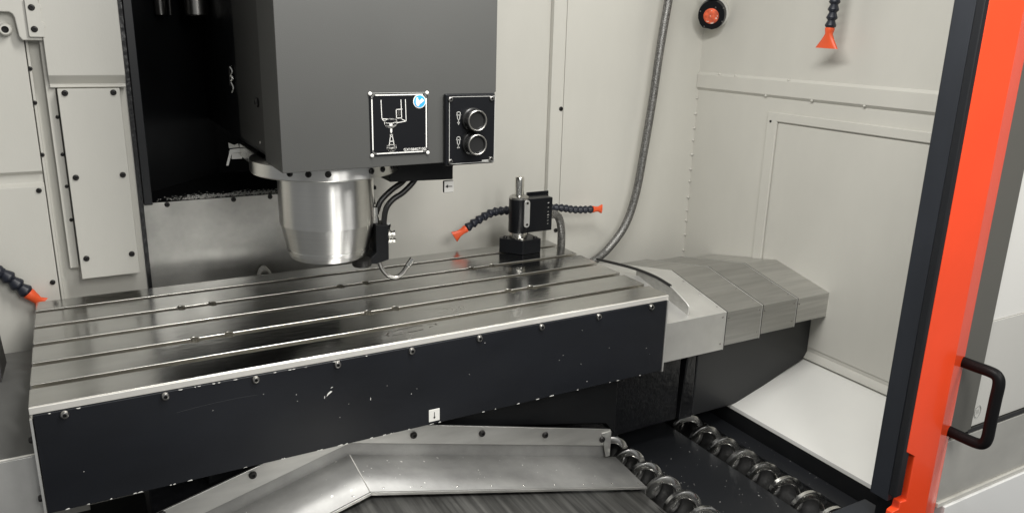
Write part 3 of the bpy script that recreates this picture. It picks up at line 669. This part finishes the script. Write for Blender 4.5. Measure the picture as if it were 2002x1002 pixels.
seg_hose([(-.25, 1.93, .071), (-.198, 1.93, .072), (-.165, 1.93, .066), (-.141, 1.93, .036), (-.121, 1.93, .012)], 'dark segmented coolant hose at the left end of the table', .015, .017, (.7, 0, .6), 1.1)
cd = thing('braided_conduit', (1.41, 1.95, -.10), 'grey braided conduit curving down the back wall to the table', 'conduit')
obj('conduit', G().tube([(1.640, 1.945, .80), (1.627, 1.95, .692), (1.608, 1.95, .542), (1.593, 1.95, .387), (1.573, 1.95, .228), (1.553, 1.95, .098), (1.519, 1.95, .001), (1.459, 1.95, -.069), (1.400, 1.945, -.103), (1.33, 1.94, -.13)], .0128, 20, 10), 'braid', cd)

# ================================================================== ROUND DEVICE IN THE CORNER
D = thing('round_device', (1.79, 1.93, .65), 'round black device with orange face in the upper back corner', 'device')
o0 = Vector((1.785, 1.925, .656)); ax = Vector((-.76, -.60, -.24)).normalized()
rt = ax.cross(Vector((0, 0, 1))).normalized() * -1; up = rt.cross(ax).normalized() * -1
if up.z < 0: up = -up
def on(u, v, h=0): return o0 + rt*u + up*v + ax*h
g = G()
outl = [(.043*math.cos(math.radians(a)), .047*math.sin(math.radians(a))) for a in range(-60, 200, 12)] + [(-.043, -.008), (-.036, -.028), (-.026, -.040), (-.008, -.043), (.004, -.046)]
A = [g.b.verts.new(on(u, v, 0)) for u, v in outl]; Bv = [g.b.verts.new(on(u*.94, v*.94, .020)) for u, v in outl]; n = len(outl)
g.b.faces.new(A); g.b.faces.new(Bv[::-1])
for i in range(n): g.b.faces.new((A[i], A[(i+1) % n], Bv[(i+1) % n], Bv[i]))
obj('housing', g, 'sign', D, .002)
obj('mount', G().lathe([(0, -.05), (.046, -.05), (.047, -.002), (0, -.002)], o0 + rt*.003, ax, 32), 'wall', D, ang=40)
obj('lens_face', G().lathe([(0, .0205), (.0225, .0205), (.0238, .022), (.0225, .0235), (.014, .0255), (0, .026)], o0 - up*.002, ax, 32), 'sticker', D)
for u, v in ((.012, .024), (-.034, .012), (.034, -.018), (-.020, -.034), (.036, .022)):
    obj('screw', G().lathe([(0, 0), (.0024, 0), (.002, .0015), (0, .0018)], on(u, v, .0202), ax, 10), 'bolt', D)
obj('hanger', G().box(1.752, 1.785, 1.90, 1.93, .698, .72), 'chrome', D, .002)
# small lamp cover behind the table
Tt = thing('sensor_cover', (.386, 1.96, -.02), 'small pale domed cover peeping over the table rear edge', 'cover')
obj('dome', G().prism([(.370, -.06), (.3705, -.016), (.375, -.004), (.382, .003), (.388, .005), (.394, .001), (.400, -.007), (.4045, -.017), (.405, -.06)], 'y', 1.945, 1.965), 'wall', Tt, .002)
obj('lens', G().lathe([(0, 0), (.010, 0), (.009, .003), (0, .005)], (.386, 1.945, -.014), (0, -1, 0), 20), 'bolt', Tt)

# ================================================================== DOOR AT THE RIGHT
O = thing('sliding_door', (1.6, .86, -.4), 'open sliding door with orange edge trim, black seal and handle', 'door')
obj('seal_strip', G().prism([(1.4185, .868), (1.4185, .909), (1.424, .913), (1.470, .913), (1.470, .868)], 'z', -.345, 1.25), 'seal', O, .002)
obj('seal_edge', G().box(1.4165, 1.440, .8515, .8675, -.328, 1.25), 'dark_smooth', O, .003)
obj('door_back', G().box(1.4405, 1.60, .868, .905, -.50, 1.25), 'black', O)
def orange_face(x0l):
    return x0l
zs = [(1.25, 1.4275), (-.222, 1.4275), (-.236, 1.452), (-.340, 1.452), (-.341, 1.436), (-.357, 1.434), (-.362, 1.418), (-.50, 1.418)]
g = G(); XM, XE = 1.5145, 1.577; YM = .838
def fy(x): return .8505 - .0125 * (x - 1.4275) / (XM - 1.4275)
rows = []
for z, x in zs: rows.append([g.b.verts.new(q) for q in ((x, .866, z), (x, fy(x), z), (XM, YM, z), (XE, .8535, z), (XE, .866, z))])
for a, b_ in zip(rows, rows[1:]):
    for k in range(4): g.b.faces.new((a[k], a[k+1], b_[k+1], b_[k]))
g.b.faces.new(rows[0]); g.b.faces.new(rows[-1][::-1])
obj('orange_trim', g, 'orange', O, .0025, 3, ang=8)
obj('frame_panel', G().box(1.579, 1.661, .8565, .90, -.232, 1.25), 'door_grey', O, .0015)
obj('window_pane', G().box(1.662, 2.3, .8645, .870, .022, 1.25), 'white', O)
obj('window_pane', G().box(1.662, 2.3, .8615, .870, -.226, .0205), 'pane', O)
obj('window_gasket', G().box(1.650, 2.3, .8560, .868, -.2375, -.2275), 'rubber', O, .001)
obj('lower_panel', G().box(1.579, 2.3, .8555, .90, -.388, -.2395), 'door_panel', O, .0015)
obj('kick_strip', G().box(1.579, 2.3, .8500, .90, -.400, -.3895), 'wall', O, .001)
obj('kick_panel', G().box(1.60, 2.3, .845, .90, -.56, -.4015), 'gloss_white', O, .001)
g = G()
for r in (.0155, .013):
    n = 28
    for k in range(n):
        a, b_ = 2*math.pi*k/n, 2*math.pi*(k+1)/n
        strip(g, 1.682 + r*.8*math.cos(a), -.193 + r*math.sin(a), 1.682 + r*.8*math.cos(b_), -.193 + r*math.sin(b_), .0006, .8613)
for dx in (-.004, 0, .004): strip(g, 1.682 + dx, -.198, 1.682 + dx, -.188, .0006, .8613)
obj('glazing_mark', g, 'signline', O)
hd = obj('handle', G().tube([(1.568, .858, -.048), (1.566, .825, -.047), (1.565, .792, -.046), (1.565, .778, -.050), (1.565, .772, -.064), (1.565, .772, -.10), (1.565, .772, -.15), (1.565, .772, -.185), (1.565, .778, -.200), (1.565, .792, -.2055), (1.566, .825, -.207), (1.568, .858, -.208)], .0115, 20, 6), 'grip', O)
# ------------------------------------------------------------------ loose swarf
def swarf(name, spots, label):
    g = G()
    for x, y, z, s_ in spots:
        a = random.uniform(0, math.pi); dx, dy = s_ * math.cos(a), s_ * math.sin(a); t = s_ * random.uniform(.1, .5)
        g.quad((x - dx, y - dy, z), (x + dy*.35, y - dx*.35, z + t), (x + dx, y + dy, z + t*.3), (x - dy*.35, y + dx*.35, z + .0002))
    o = obj(name, g, 'chip'); o['kind'] = 'stuff'; tag(o, label, 'metal chips'); return o
sp_ = []
for k in range(45):
    x = random.uniform(1.21, 1.385); y = random.uniform(.95, 1.42); sp_.append((x, y, -.4735 + (.0080 * (1 - abs(x - 1.297)/.092)), random.uniform(.0006, .002)))
for k in range(15):
    x = random.uniform(1.494, 1.532); sp_.append((x, random.uniform(.95, 1.42), -.4695 + .008*(x - 1.491)/.044, random.uniform(.0006, .0018)))
swarf('metal_chips', sp_, 'sparse bright chips lying on the dark trough plates by the augers')
sp_ = []
for k in range(70):
    x = XR + random.uniform(-.3, .64); y = random.uniform(1.25, 1.36); t = (y - 1.242) / .1234
    sp_.append((x, y, -.2436 + .014*t - .27*abs(x - XR) + .0004, random.uniform(.0005, .0019)))
swarf('metal_chips', sp_, 'sparse bright chips scattered on the gabled front way cover')
# ------------------------------------------------------------------ render defaults
scn.render.engine = 'CYCLES'
scn.cycles.max_bounces = 8
